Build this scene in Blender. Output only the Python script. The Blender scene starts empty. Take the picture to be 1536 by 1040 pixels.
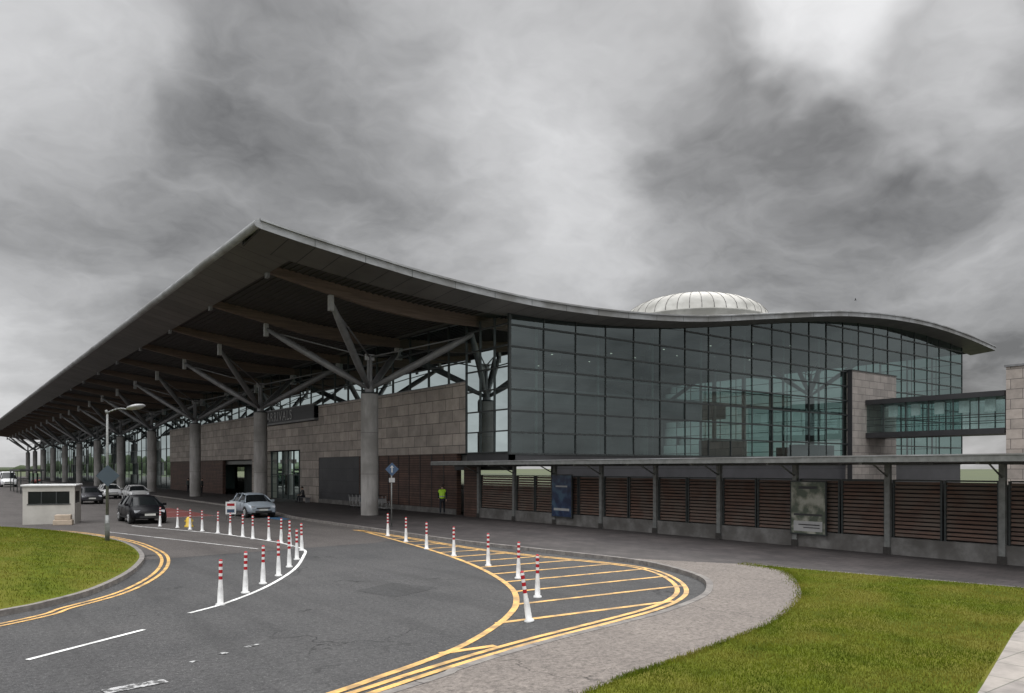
import bpy, math, random, bmesh
import numpy as np
from mathutils import Vector, Matrix
random.seed(7); rng=np.random.default_rng(7)
S=bpy.context.scene
S.view_settings.view_transform='Standard'; S.view_settings.look='None'; S.view_settings.exposure=0
COL=S.collection

# ------------------------------------------------------------------ materials
def nt(m): m.use_nodes=True; return m.node_tree
def mat(name,c1,c2=None,rough=.7,metal=0.,scale=3.,detail=6.,bump=0.,bscale=None,spec=.5,lo=.35,hi=.65,c3=None,s3=.3,stretch=(1,1,1)):
    m=bpy.data.materials.new(name); t=nt(m); N=t.nodes; L=t.links
    b=N['Principled BSDF']; b.inputs['Roughness'].default_value=rough; b.inputs['Metallic'].default_value=metal
    b.inputs['Specular IOR Level'].default_value=spec
    tc=N.new('ShaderNodeTexCoord'); mp=N.new('ShaderNodeMapping'); mp.inputs['Scale'].default_value=stretch
    L.new(tc.outputs['Object'],mp.inputs['Vector'])
    n=N.new('ShaderNodeTexNoise'); n.inputs['Scale'].default_value=scale; n.inputs['Detail'].default_value=detail; n.inputs['Roughness'].default_value=.62
    L.new(mp.outputs[0],n.inputs['Vector'])
    r=N.new('ShaderNodeValToRGB'); r.color_ramp.elements[0].position=lo; r.color_ramp.elements[1].position=hi
    c2=c2 or tuple(x*.8 for x in c1)
    r.color_ramp.elements[0].color=(*c2,1); r.color_ramp.elements[1].color=(*c1,1)
    L.new(n.outputs['Fac'],r.inputs['Fac']); out=r.outputs['Color']
    if c3:
        n3=N.new('ShaderNodeTexNoise'); n3.inputs['Scale'].default_value=s3; n3.inputs['Detail'].default_value=5
        L.new(tc.outputs['Object'],n3.inputs['Vector'])
        r3=N.new('ShaderNodeValToRGB'); r3.color_ramp.elements[0].position=.42; r3.color_ramp.elements[1].position=.62
        L.new(n3.outputs['Fac'],r3.inputs['Fac'])
        mx=N.new('ShaderNodeMix'); mx.data_type='RGBA'; L.new(r3.outputs['Color'],mx.inputs[0]); L.new(out,mx.inputs[6]); mx.inputs[7].default_value=(*c3,1)
        out=mx.outputs[2]
    L.new(out,b.inputs['Base Color'])
    if bump:
        n2=N.new('ShaderNodeTexNoise'); n2.inputs['Scale'].default_value=bscale or scale*4; n2.inputs['Detail'].default_value=4
        L.new(tc.outputs['Object'],n2.inputs['Vector'])
        bp=N.new('ShaderNodeBump'); bp.inputs['Strength'].default_value=bump; bp.inputs['Distance'].default_value=.02
        L.new(n2.outputs['Fac'],bp.inputs['Height']); L.new(bp.outputs[0],b.inputs['Normal'])
    return m
def panelmat(name,c1,c2,mort,axes,bw,bh,msize=.008,rough=.7,off=.5,spec=.4,bump=.3,noise=2.0,namt=.35):
    m=bpy.data.materials.new(name); t=nt(m); N=t.nodes; L=t.links; b=N['Principled BSDF']
    b.inputs['Roughness'].default_value=rough; b.inputs['Specular IOR Level'].default_value=spec
    tc=N.new('ShaderNodeTexCoord'); sp=N.new('ShaderNodeSeparateXYZ'); cb=N.new('ShaderNodeCombineXYZ')
    L.new(tc.outputs['Object'],sp.inputs[0]); L.new(sp.outputs[axes[0]],cb.inputs[0]); L.new(sp.outputs[axes[1]],cb.inputs[1])
    br=N.new('ShaderNodeTexBrick'); br.inputs['Scale'].default_value=1; br.inputs['Brick Width'].default_value=bw; br.inputs['Row Height'].default_value=bh
    br.inputs['Mortar Size'].default_value=msize; br.inputs['Color1'].default_value=(*c1,1); br.inputs['Color2'].default_value=(*c2,1); br.inputs['Mortar'].default_value=(*mort,1)
    br.offset=off; br.inputs['Mortar Smooth'].default_value=.2
    L.new(cb.outputs[0],br.inputs['Vector'])
    n=N.new('ShaderNodeTexNoise'); n.inputs['Scale'].default_value=noise; n.inputs['Detail'].default_value=8; n.inputs['Roughness'].default_value=.65
    L.new(tc.outputs['Object'],n.inputs['Vector'])
    mr=N.new('ShaderNodeMapRange'); mr.inputs['From Min'].default_value=.3; mr.inputs['From Max'].default_value=.7; mr.inputs['To Min'].default_value=1-namt; mr.inputs['To Max'].default_value=1+namt*.6
    L.new(n.outputs['Fac'],mr.inputs['Value'])
    vm=N.new('ShaderNodeVectorMath'); vm.operation='SCALE'; L.new(br.outputs['Color'],vm.inputs[0]); L.new(mr.outputs[0],vm.inputs['Scale'])
    L.new(vm.outputs[0],b.inputs['Base Color'])
    bp=N.new('ShaderNodeBump'); bp.inputs['Strength'].default_value=bump; bp.inputs['Distance'].default_value=.01; bp.invert=True
    L.new(br.outputs['Fac'],bp.inputs['Height']); L.new(bp.outputs[0],b.inputs['Normal'])
    return m
def glassmat(name,tint,refl=.12,rcol=(.8,.95,.92)):
    m=bpy.data.materials.new(name); t=nt(m); N=t.nodes; L=t.links; N.remove(N['Principled BSDF'])
    tr=N.new('ShaderNodeBsdfTransparent'); tr.inputs[0].default_value=(*tint,1)
    gl=N.new('ShaderNodeBsdfGlossy'); gl.inputs['Roughness'].default_value=.015; gl.inputs[0].default_value=(*rcol,1)
    fr=N.new('ShaderNodeFresnel'); fr.inputs[0].default_value=1.5
    ad=N.new('ShaderNodeMath'); ad.operation='ADD'; ad.use_clamp=True; ad.inputs[1].default_value=refl; L.new(fr.outputs[0],ad.inputs[0])
    mx=N.new('ShaderNodeMixShader'); L.new(ad.outputs[0],mx.inputs[0]); L.new(tr.outputs[0],mx.inputs[1]); L.new(gl.outputs[0],mx.inputs[2])
    L.new(mx.outputs[0],N['Material Output'].inputs[0]); return m
def emis(name,c,s):
    m=bpy.data.materials.new(name); t=nt(m); b=t.nodes['Principled BSDF']; b.inputs['Emission Color'].default_value=(*c,1); b.inputs['Emission Strength'].default_value=s
    return m
def asphalt(name,c1,c2,light,crack=.52,streak=.5):
    m=bpy.data.materials.new(name); t=nt(m); N=t.nodes; L=t.links; b=N['Principled BSDF']; b.inputs['Roughness'].default_value=.88; b.inputs['Specular IOR Level'].default_value=.3
    tc=N.new('ShaderNodeTexCoord')
    def noise(s,d,r=.6,src=None):
        n=N.new('ShaderNodeTexNoise'); n.inputs['Scale'].default_value=s; n.inputs['Detail'].default_value=d; n.inputs['Roughness'].default_value=r; L.new(src or tc.outputs['Object'],n.inputs['Vector']); return n.outputs['Fac']
    def ramp(f,a,c,ca,cc):
        r=N.new('ShaderNodeValToRGB'); r.color_ramp.elements[0].position=a; r.color_ramp.elements[1].position=c; r.color_ramp.elements[0].color=(*ca,1); r.color_ramp.elements[1].color=(*cc,1); L.new(f,r.inputs[0]); return r.outputs[0]
    def mix(f,a,c,mode='MIX'):
        x=N.new('ShaderNodeMix'); x.data_type='RGBA'; x.blend_type=mode
        if isinstance(f,float): x.inputs[0].default_value=f
        else: L.new(f,x.inputs[0])
        for s,v in((6,a),(7,c)):
            if isinstance(v,tuple): x.inputs[s].default_value=(*v,1)
            else: L.new(v,x.inputs[s])
        return x.outputs[2]
    base=ramp(noise(.35,5,.7),.3,.7,c2,c1)
    fine=ramp(noise(10,6,.95),.36,.64,(.45,.45,.45),(1.7,1.7,1.7))
    col=mix(1.,base,fine,'MULTIPLY')
    sp2=ramp(noise(26,2,.7),.60,.72,(0,0,0),(1,1,1))
    col=mix(sp2,col,light)
    mp=N.new('ShaderNodeMapping'); mp.inputs['Scale'].default_value=(1.4,.16,1); mp.inputs['Rotation'].default_value=(0,0,.35); L.new(tc.outputs['Object'],mp.inputs[0])
    col=mix(ramp(noise(.8,4,.6,mp.outputs[0]),.48,.72,(0,0,0),(streak,)*3),col,tuple(x*.6 for x in c2))
    vc=N.new('ShaderNodeTexVoronoi'); vc.feature='DISTANCE_TO_EDGE'; vc.inputs['Scale'].default_value=.22
    wn=N.new('ShaderNodeTexNoise'); wn.inputs['Scale'].default_value=1.6; wn.inputs['Detail'].default_value=4; L.new(tc.outputs['Object'],wn.inputs['Vector'])
    va=N.new('ShaderNodeVectorMath'); va.operation='MULTIPLY_ADD'; L.new(wn.outputs['Color'],va.inputs[0]); va.inputs[1].default_value=(1.6,1.6,0); L.new(tc.outputs['Object'],va.inputs[2]); L.new(va.outputs[0],vc.inputs['Vector'])
    ck=ramp(vc.outputs['Distance'],.0018,.005,(1,1,1),(0,0,0)); ck=mix(1.,ck,ramp(noise(.25,3),crack,crack+.08,(0,0,0),(1,1,1)),'MULTIPLY')
    col=mix(ck,col,tuple(x*.3 for x in c2))
    L.new(col,b.inputs['Base Color'])
    bp=N.new('ShaderNodeBump'); bp.inputs['Strength'].default_value=.55; bp.inputs['Distance'].default_value=.01; L.new(noise(30,2),bp.inputs['Height']); L.new(bp.outputs[0],b.inputs['Normal'])
    return m

M={}
M['asph']=asphalt('asphalt',(.055,.054,.054),(.036,.036,.037),(.15,.15,.146))
M['asph2']=asphalt('asphalt_old',(.078,.070,.066),(.056,.050,.047),(.15,.145,.14))
M['tar']=asphalt('asphalt_patch',(.04,.04,.04),(.029,.029,.030),(.10,.10,.10))
M['yellow']=mat('yellow_paint',(.68,.40,.12),(.50,.29,.09),rough=.6,scale=14,lo=.3,hi=.6,c3=(.30,.19,.08),s3=2.5)
M['white_l']=mat('white_road_paint',(.75,.75,.73),(.5,.5,.49),rough=.6,scale=12,lo=.3,hi=.5,c3=(.45,.45,.44),s3=2)
M['white_worn']=mat('white_worn_paint',(.36,.36,.36),(.05,.05,.05),rough=.7,scale=9,lo=.47,hi=.58)
M['kerb']=mat('kerb_concrete',(.20,.185,.17),(.11,.10,.095),rough=.85,scale=4,bump=.3)
M['path']=asphalt('footpath_surface',(.155,.135,.120),(.115,.10,.09),(.20,.18,.165),crack=.45,streak=.35)
M['slab']=panelmat('slab_path',(.26,.235,.21),(.21,.19,.175),(.1,.1,.08),(0,1),.9,.6,msize=.01,off=.0)
M['paver']=panelmat('block_paving',(.052,.044,.043),(.034,.029,.029),(.014,.012,.012),(1,0),.6,.3,msize=.016,rough=.75,noise=.6,namt=.45)
M['grass']=mat('lawn_turf',(.090,.108,.009),(.048,.066,.005),rough=.95,scale=2.2,bump=.6,bscale=50,c3=(.10,.100,.015),s3=.7,spec=.1)
M['blade']=mat('grass_blade',(.125,.150,.010),(.058,.084,.006),rough=.85,scale=1.6,detail=9,c3=(.165,.155,.025),s3=.6,spec=.08)
M['field']=mat('fields',(.06,.075,.025),(.04,.05,.025),rough=.95,scale=.01)
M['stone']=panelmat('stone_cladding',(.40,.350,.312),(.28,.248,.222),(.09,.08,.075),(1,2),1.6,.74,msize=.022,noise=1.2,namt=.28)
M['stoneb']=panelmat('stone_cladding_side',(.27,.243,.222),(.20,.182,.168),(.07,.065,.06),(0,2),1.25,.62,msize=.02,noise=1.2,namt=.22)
M['conc']=mat('column_concrete',(.36,.345,.33),(.24,.23,.22),rough=.8,scale=1.4,bump=.15,stretch=(2.5,2.5,.45),c3=(.2,.19,.18),s3=.6)
M['concd']=mat('plinth_concrete',(.17,.165,.16),(.10,.095,.09),rough=.85,scale=2.5,bump=.2,c3=(.08,.075,.07),s3=1.2)
M['fascia']=mat('zinc_fascia',(.34,.35,.36),(.22,.225,.23),rough=.5,metal=.1,scale=1.1,stretch=(1,1,3),c3=(.17,.17,.165),s3=.5)
M['rooft']=mat('roof_sheet',(.42,.43,.43),rough=.5,metal=.3,scale=1)
M['soffit']=panelmat('soffit_panels',(.125,.118,.112),(.10,.095,.09),(.022,.022,.022),(1,0),1.25,5.,msize=.025,off=0,noise=.5,namt=.25,rough=.6)
M['soffits']=panelmat('soffit_panels_side',(.115,.108,.103),(.092,.088,.084),(.022,.022,.022),(0,1),1.25,8.,msize=.025,off=0,noise=.5,namt=.25,rough=.6)
M['deck']=mat('ribbed_deck',(.045,.041,.039),rough=.8,scale=1)
M['glulam']=mat('glulam_timber',(.165,.118,.092),(.10,.072,.058),rough=.7,scale=3,stretch=(.25,1,5))
M['steel']=mat('grey_steel',(.20,.20,.205),(.14,.14,.145),rough=.5,metal=.2,scale=2)
M['steell']=mat('light_steel',(.38,.38,.38),(.28,.28,.28),rough=.5,metal=.2,scale=2)
M['galv']=mat('galvanised_steel',(.20,.205,.20),(.13,.135,.13),rough=.55,metal=.3,scale=5)
M['frame']=mat('mullion_metal',(.040,.046,.046),(.026,.030,.030),rough=.45,metal=.3,scale=4)
M['dark']=mat('dark_cladding',(.028,.028,.03),(.02,.02,.022),rough=.5,scale=1)
M['darkp']=panelmat('dark_panels',(.04,.04,.044),(.03,.03,.034),(.012,.012,.012),(1,2),1.2,1.0,msize=.015,off=0,noise=.6,namt=.3,rough=.45)
M['wood']=mat('louvre_timber',(.135,.078,.056),(.065,.037,.028),rough=.6,scale=2.2,stretch=(1,.5,6),c3=(.11,.082,.066),s3=1.5)
M['woodw']=panelmat('timber_boarding',(.11,.060,.044),(.070,.038,.029),(.012,.008,.006),(1,2),3.,.16,msize=.018,noise=1.5,namt=.4,rough=.6)
M['floor']=mat('interior_floor',(.12,.12,.115),rough=.4,scale=1)
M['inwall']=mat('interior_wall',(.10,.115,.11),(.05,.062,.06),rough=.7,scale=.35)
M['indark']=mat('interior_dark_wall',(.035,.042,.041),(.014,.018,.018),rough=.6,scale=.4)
M['inceil']=mat('interior_ceiling',(.13,.13,.125),rough=.8,scale=1)
M['glass']=glassmat('curtain_glass',(.36,.50,.475),.15,(.64,.73,.73))
M['glassf']=glassmat('clear_glass',(.55,.66,.645),.06)
M['glassb']=glassmat('bridge_glass',(.68,.80,.79),.04)
M['white']=mat('white_plastic',(.70,.70,.69),(.54,.54,.53),rough=.45,scale=8)
M['red']=mat('red_reflective',(.36,.010,.016),(.27,.008,.012),rough=.5,scale=8,spec=.3)
M['rubber']=mat('black_rubber',(.02,.02,.02),rough=.7,scale=6)
M['kiosk']=mat('kiosk_panel',(.42,.405,.37),(.34,.325,.295),rough=.6,scale=1.5)
M['beige']=mat('beige_box',(.42,.34,.26),rough=.6,scale=3)
M['blue']=mat('sign_blue',(.03,.06,.11),(.02,.045,.09),rough=.4,scale=2)
M['signback']=mat('sign_back_grey',(.045,.065,.085),rough=.5,metal=.1,scale=2)
M['dome']=mat('dome_panels',(.36,.355,.33),(.26,.255,.235),rough=.55,scale=.8,c3=(.22,.215,.195),s3=.5)
M['cloth_navy']=mat('dark_trousers',(.018,.019,.025),rough=.9,scale=20)
M['hivis']=mat('hivis_yellow',(.42,.72,.03),(.32,.58,.02),rough=.6,scale=10)
M['skin']=mat('skin',(.45,.29,.22),rough=.6,scale=10)
M['hair']=mat('dark_hair',(.03,.022,.016),rough=.7,scale=30)
M['lamp']=emis('ceiling_lamp',(1,.93,.8),.8)
M['tyre']=M['rubber']
M['carglass']=mat('car_glass',(.010,.012,.013),rough=.12,scale=2,spec=.3)
M['headl']=mat('headlamp',(.55,.57,.6),rough=.15,scale=5)
M['redl']=mat('tail_lamp',(.3,.01,.01),rough=.2,scale=5)
M['plate']=mat('number_plate',(.6,.6,.56),rough=.4,scale=5)
M['hedge']=mat('hedge_foliage',(.04,.055,.02),(.02,.03,.012),rough=.95,scale=3,bump=.8)
M['ybox']=mat('yellow_plastic',(.6,.40,.04),scale=5,rough=.5)
M['redp']=mat('red_surface',(.17,.035,.03),(.12,.03,.026),scale=3,rough=.85); M['bluep']=mat('blue_surface',(.03,.10,.19),scale=3,rough=.85)
M['iron']=mat('cast_iron',(.05,.045,.042),(.03,.028,.026),rough=.6,metal=.4,scale=12)
def poster(name,c1,c2,c3,sc):
    m=bpy.data.materials.new(name); t=nt(m); N=t.nodes; L=t.links; b=N['Principled BSDF']; b.inputs['Roughness'].default_value=.25
    tc=N.new('ShaderNodeTexCoord'); n=N.new('ShaderNodeTexNoise'); n.inputs['Scale'].default_value=sc; n.inputs['Detail'].default_value=5; L.new(tc.outputs['Object'],n.inputs['Vector'])
    r=N.new('ShaderNodeValToRGB'); e=r.color_ramp.elements; e[0].position=.4; e[0].color=(*c1,1); e[1].position=.6; e[1].color=(*c2,1); x=e.new(.5); x.color=(*c3,1)
    L.new(n.outputs['Fac'],r.inputs[0]); L.new(r.outputs[0],b.inputs['Base Color']); return m
M['poster1']=poster('poster_blue',(.012,.02,.05),(.04,.08,.13),(.02,.035,.08),2.)
M['poster2']=poster('poster_map',(.07,.085,.065),(.30,.30,.26),(.18,.185,.15),2.6)

# ------------------------------------------------------------------ mesh helpers
class MB:
    def __init__(s): s.v=[]; s.f=[]; s.m=[]; s.mats=[]; s.sm=[]
    def mi(s,m):
        m=M[m] if isinstance(m,str) else m
        if m not in s.mats: s.mats.append(m)
        return s.mats.index(m)
    def face(s,pts,m,smooth=False):
        i=len(s.v); s.v+= [tuple(p) for p in pts]; s.f.append(tuple(range(i,i+len(pts)))); s.m.append(s.mi(m)); s.sm.append(smooth)
    def box(s,x0,x1,y0,y1,z0,z1,m,T=None):
        i=len(s.v); P=[(x0,y0,z0),(x1,y0,z0),(x1,y1,z0),(x0,y1,z0),(x0,y0,z1),(x1,y0,z1),(x1,y1,z1),(x0,y1,z1)]
        if T is not None: P=[tuple(T@Vector(p)) for p in P]
        s.v+=P; k=s.mi(m)
        for q in((0,3,2,1),(4,5,6,7),(0,1,5,4),(1,2,6,5),(2,3,7,6),(3,0,4,7)): s.f.append(tuple(i+a for a in q)); s.m.append(k); s.sm.append(False)
    def tube(s,p,q,r0,r1=None,m='steel',n=10,rm=None):
        r1=r0 if r1 is None else r1; p=Vector(p); q=Vector(q); d=(q-p)
        st=[(0,r0),(1,r1)] if rm is None else [(0,r0),(.25,rm),(.75,rm),(1,r1)]
        dn=d.normalized(); u=dn.orthogonal().normalized(); w=dn.cross(u); i=len(s.v); k=s.mi(m)
        for t,r in st:
            for j in range(n):
                a=2*math.pi*j/n; s.v.append(tuple(p+d*t+(u*math.cos(a)+w*math.sin(a))*r))
        for l in range(len(st)-1):
            for j in range(n):
                a=i+l*n+j; b=i+l*n+(j+1)%n; s.f.append((a,b,b+n,a+n)); s.m.append(k); s.sm.append(True)
        s.f.append(tuple(i+j for j in range(n))[::-1]); s.m.append(k); s.sm.append(False)
        e=i+(len(st)-1)*n; s.f.append(tuple(e+j for j in range(n))); s.m.append(k); s.sm.append(False)
    def lathe(s,c,prof,m,n=16):
        i=len(s.v); ms=m if isinstance(m,list) else [m]*(len(prof)-1)
        for r,z in prof:
            for j in range(n):
                a=2*math.pi*j/n; s.v.append((c[0]+r*math.cos(a),c[1]+r*math.sin(a),c[2]+z))
        for l in range(len(prof)-1):
            k=s.mi(ms[l])
            for j in range(n):
                a=i+l*n+j; b=i+l*n+(j+1)%n; s.f.append((a,b,b+n,a+n)); s.m.append(k); s.sm.append(True)
        e=i+(len(prof)-1)*n; s.f.append(tuple(e+j for j in range(n))); s.m.append(s.mi(ms[-1])); s.sm.append(False)
    def make(s,name,parent=None,bevel=0):
        me=bpy.data.meshes.new(name); me.from_pydata([tuple(float(c) for c in v) for v in s.v],[],s.f)
        for m in s.mats: me.materials.append(m)
        me.polygons.foreach_set('material_index',s.m); me.polygons.foreach_set('use_smooth',s.sm); me.update()
        o=bpy.data.objects.new(name,me); COL.objects.link(o)
        if parent: o.parent=parent
        if bevel:
            b=o.modifiers.new('bevel','BEVEL'); b.width=bevel; b.segments=2; b.limit_method='ANGLE'
        return o
def empty(name,loc=(0,0,0),rz=0):
    e=bpy.data.objects.new(name,None); e.location=loc; e.rotation_euler=(0,0,rz); COL.objects.link(e); return e
def cr(pts,n=8):
    P=[np.array(p,float) for p in pts]; P=[2*P[0]-P[1]]+P+[2*P[-1]-P[-2]]; out=[]
    for i in range(1,len(P)-2):
        for k in range(n):
            t=k/n; a,b,c,d=P[i-1:i+3]
            out.append(.5*((2*b)+(-a+c)*t+(2*a-5*b+4*c-d)*t*t+(-a+3*b-3*c+d)*t**3))
    out.append(P[-2]); return out
def offset(pts,d):
    pts=[np.array(p,float)[:2] for p in pts]; out=[]
    for i,p in enumerate(pts):
        a=pts[max(i-1,0)]; b=pts[min(i+1,len(pts)-1)]; t=b-a; t=t/(np.linalg.norm(t)+1e-9); out.append(p+np.array([-t[1],t[0]])*d)
    return out
def strip(mb,pts,w,z,m,c=0.):
    A=offset(pts,c+w/2); B=offset(pts,c-w/2)
    for i in range(len(pts)-1): mb.face([(*A[i],z),(*B[i],z),(*B[i+1],z),(*A[i+1],z)],m)
def solidstrip(mb,pts,w,z0,z1,m,c=0.):
    A=offset(pts,c+w/2); B=offset(pts,c-w/2)
    for i in range(len(pts)-1):
        mb.face([(*A[i],z1),(*B[i],z1),(*B[i+1],z1),(*A[i+1],z1)],m)
        mb.face([(*A[i],z0),(*A[i],z1),(*A[i+1],z1),(*A[i+1],z0)],m)
        mb.face([(*B[i],z0),(*B[i+1],z0),(*B[i+1],z1),(*B[i],z1)],m)
def poly(name,pts,z,m,parent=None):
    mb=MB(); mb.face([(p[0],p[1],z) for p in pts],m); o=mb.make(name,parent)
    bm=bmesh.new(); bm.from_mesh(o.data); bmesh.ops.triangulate(bm,faces=bm.faces[:]); 
    for f in bm.faces:
        if f.normal.z<0: f.normal_flip()
    bm.to_mesh(o.data); bm.free(); return o

# ------------------------------------------------------------------ ground
mb=MB(); R=4000
mb.face([(-R,-R,-.05),(R,-R,-.05),(R,R,-.05),(-R,R,-.05)],'field'); mb.make('ground')
poly('road',[(-80,-30),(27,-30),(27,330),(-80,330)],0,'asph')
old=[(-80,27.5),(6.2,27.3),(11.2,27.8),(14.1,28.0),(16.6,29.2),(18,45),(26,60),(26,330),(-80,330)]
poly('road_older_surface',old,.004,'asph2')
poly('apron_pavement',[(29.2,-60),(300,-60),(300,34),(29.2,34)],.0,'asph2')
poly('road_repair_patch',[(8.6,15.9),(10.1,16.5),(9.6,18.0),(8.2,17.3)],.004,'tar')
kerb=[(19,330),(19,120),(18.7,70),(18.3,52.6),(17.2,44.6),(17.0,36.8),(16.9,30),(16.95,25.5),(17.5,20.2),(17.75,17.2),(17.3,15.2),(16.3,13.2),(14.9,11.9),(13.6,11.15),(11.8,10.55),(10.3,10.25),(8.8,10.0),(7.2,9.65),(6.0,9.3),(5.2,9.0),(0,7.6),(-12,4)]
kc=cr(kerb,8)
PZ=.11
poly('pavement',[tuple(p) for p in kc]+[(-12,-25),(27,-25),(27,330)],PZ,'paver')
lawn_edge=cr([(19.5,14.3),(19.3,13.0),(18.6,12.1),(17.5,11.2),(15.8,10.0),(14.2,9.2),(12.4,8.5),(10.7,8.1),(9.3,7.8),(8.1,7.6),(7.1,7.4),(3,6.2),(-12,2)],6)
kk=[tuple(p) for p in kc if p[1]<17.9 and p[0]>-12]
poly('footpath',[(17.62,17.9),(18.6,15.9)]+[tuple(p) for p in lawn_edge]+[(-12,4)]+kk[::-1],PZ+.004,'path')
mb=MB(); solidstrip(mb,kc,.16,0,PZ+.012,'kerb',c=0)
acc=0
for i in range(len(kc)-1):
    p,q=np.array(kc[i]),np.array(kc[i+1]); L_=np.linalg.norm(q-p); t_=(q-p)/L_; nrm=np.array([-t_[1],t_[0]]); s_=(-acc)%.92
    while s_<L_ and p[1]<45:
        c_=p+t_*s_; A=c_+nrm*.082; B_=c_-nrm*.082; e=t_*.007
        mb.face([(*(A-e),PZ+.0145),(*(B_-e),PZ+.0145),(*(B_+e),PZ+.0145),(*(A+e),PZ+.0145)],'iron'); mb.face([(*(B_-e),0.01),(*(B_+e),0.01),(*(B_+e),PZ+.0145),(*(B_-e),PZ+.0145)],'iron'); s_+=.92
    acc+=L_
mb.make('kerb')
lawn_poly=[tuple(p) for p in lawn_edge]+[(-12,-20),(24,-20),(22.4,0),(21,7.3)]
poly('lawn',lawn_poly,PZ+.012,'grass')
mb=MB(); e=[(19.5,14.3),(20.3,10.5),(21,7.3),(22.4,0),(24,-20)]; solidstrip(mb,e,.08,0.05,PZ+.022,'kerb'); mb.make('lawn_edging')
poly('slab_path',[(-6,0.2),(6,3.05),(11.2,4.4),(15.1,5.45),(17,5.9),(20.9,6.9),(21.4,4.9),(17,3.8),(11.2,2.2),(6,.9),(-6,-2)],PZ+.018,'slab')
Lb=cr([(-30,8),(-8,14),(-3,16.2),(1.0,18.7),(1.9,19.4),(2.95,20.7),(4.1,23.1),(4.95,25.6),(5.5,27.9),(5.85,31.0),(5.85,34.2),(5.2,38.3),(4.0,42.0),(1.8,44.6),(-6,46),(-30,46)],6)
isl=empty('grass_island')
mb=MB(); solidstrip(mb,Lb,.17,0,.125,'kerb'); mb.make('kerb_edge',isl)
mb=MB(); cx,cy=-14.,29.; K=12; rings=[]
inn=offset(Lb,.0)
for k in range(K+1):
    s=1-k/K*.96
    h=.115+.62*(1-s**6)
    rings.append([(cx+(p[0]-cx)*s,cy+(p[1]-cy)*s,h+ .03*math.sin(p[0]*1.3+k)*(1-s)) for p in inn])
for k in range(K):
    for i in range(len(inn)-1): mb.face([rings[k][i],rings[k][i+1],rings[k+1][i+1],rings[k+1][i]],'grass',True)
mb.make('turf',isl)
def inpoly(P,x,y):
    c=np.zeros(len(x),bool); n=len(P); j=n-1
    for i in range(n):
        xi,yi=P[i]; xj,yj=P[j]
        c^=((yi>y)!=(yj>y))&(x<(xj-xi)*(y-yi)/((yj-yi)+1e-12)+xi); j=i
    return c
def blades(name,x,y,z,hmin,hmax,w,parent=None):
    n=len(x); a=rng.uniform(0,6.283,n); h=rng.uniform(hmin,hmax,n)*rng.uniform(.7,1.2,n); l=rng.uniform(0,.6,n)*h; a2=rng.uniform(0,6.283,n)
    V=np.zeros((n,3,3)); dx=np.cos(a)*w/2; dy=np.sin(a)*w/2
    V[:,0]=np.stack([x-dx,y-dy,z],1); V[:,1]=np.stack([x+dx,y+dy,z],1); V[:,2]=np.stack([x+np.cos(a2)*l,y+np.sin(a2)*l,z+h],1)
    me=bpy.data.meshes.new(name); me.vertices.add(n*3); me.vertices.foreach_set('co',V.reshape(-1)); me.loops.add(n*3); me.loops.foreach_set('vertex_index',np.arange(n*3,dtype=np.int32))
    me.polygons.add(n); me.polygons.foreach_set('loop_start',np.arange(0,n*3,3,dtype=np.int32)); me.materials.append(M['blade']); me.update(calc_edges=True)
    o=bpy.data.objects.new(name,me); COL.objects.link(o); o.parent=parent
x=rng.uniform(6,21.2,360000); y=rng.uniform(2,14.5,360000)
path=[(-6,0.2),(6,3.1),(11.2,4.45),(17,5.95),(20.9,6.95),(21.4,4.9),(17,3.8),(11.2,2.2),(6,.9),(-6,-2)]
k=inpoly(lawn_poly,x,y)&~inpoly(path,x,y)&(y>3.2+.22*(x-7)-.8)
d=np.hypot(x,y); k&=rng.uniform(0,1,len(x))<np.clip(13/d,.3,1)**1.2
blades('grass_blades',x[k],y[k],np.full(k.sum(),PZ+.01),.02,.055,.012,bpy.data.objects['lawn'])
# ragged grass tufts over the edges of the lawn
ex=[];ey=[]
for p in offset(lawn_edge,.0)[:66]:
    m_=90; ex+=list(p[0]+rng.normal(0,.16,m_)); ey+=list(p[1]+rng.normal(0,.035,m_))
blades('edge_tufts',np.array(ex),np.array(ey),np.full(len(ex),PZ+.008),.03,.07,.012,bpy.data.objects['lawn'])
n=110000; x=rng.uniform(-8,6,n); y=rng.uniform(16,44,n); k=inpoly([tuple(p) for p in Lb],x,y)
x=x[k]; y=y[k]
Lp=[tuple(p) for p in Lb]
ang=np.arctan2(y-cy,x-cx); La=np.array([math.atan2(p[1]-cy,p[0]-cx) for p in Lp]); Lr=np.array([math.hypot(p[0]-cx,p[1]-cy) for p in Lp]); o_=np.argsort(La)
rr=np.interp(ang,La[o_],Lr[o_]); s=np.clip(np.hypot(x-cx,y-cy)/rr,0,1); kk2=s<.993; x=x[kk2];y=y[kk2];s=s[kk2]
blades('turf_blades',x,y,.105+.62*(1-s**6),.03,.07,.018,isl)
mb=MB(); mb.lathe((3.2,24.6,.0),[(.33,.008),(.30,.010),(.02,.012)],'iron',24)
for p in((5.9,28.6),(16.72,22.),(16.75,33)): mb.box(p[0]-.2,p[0]+.2,p[1]-.25,p[1]+.25,.001,.007,'iron')
mb.make('drain_covers')

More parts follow.
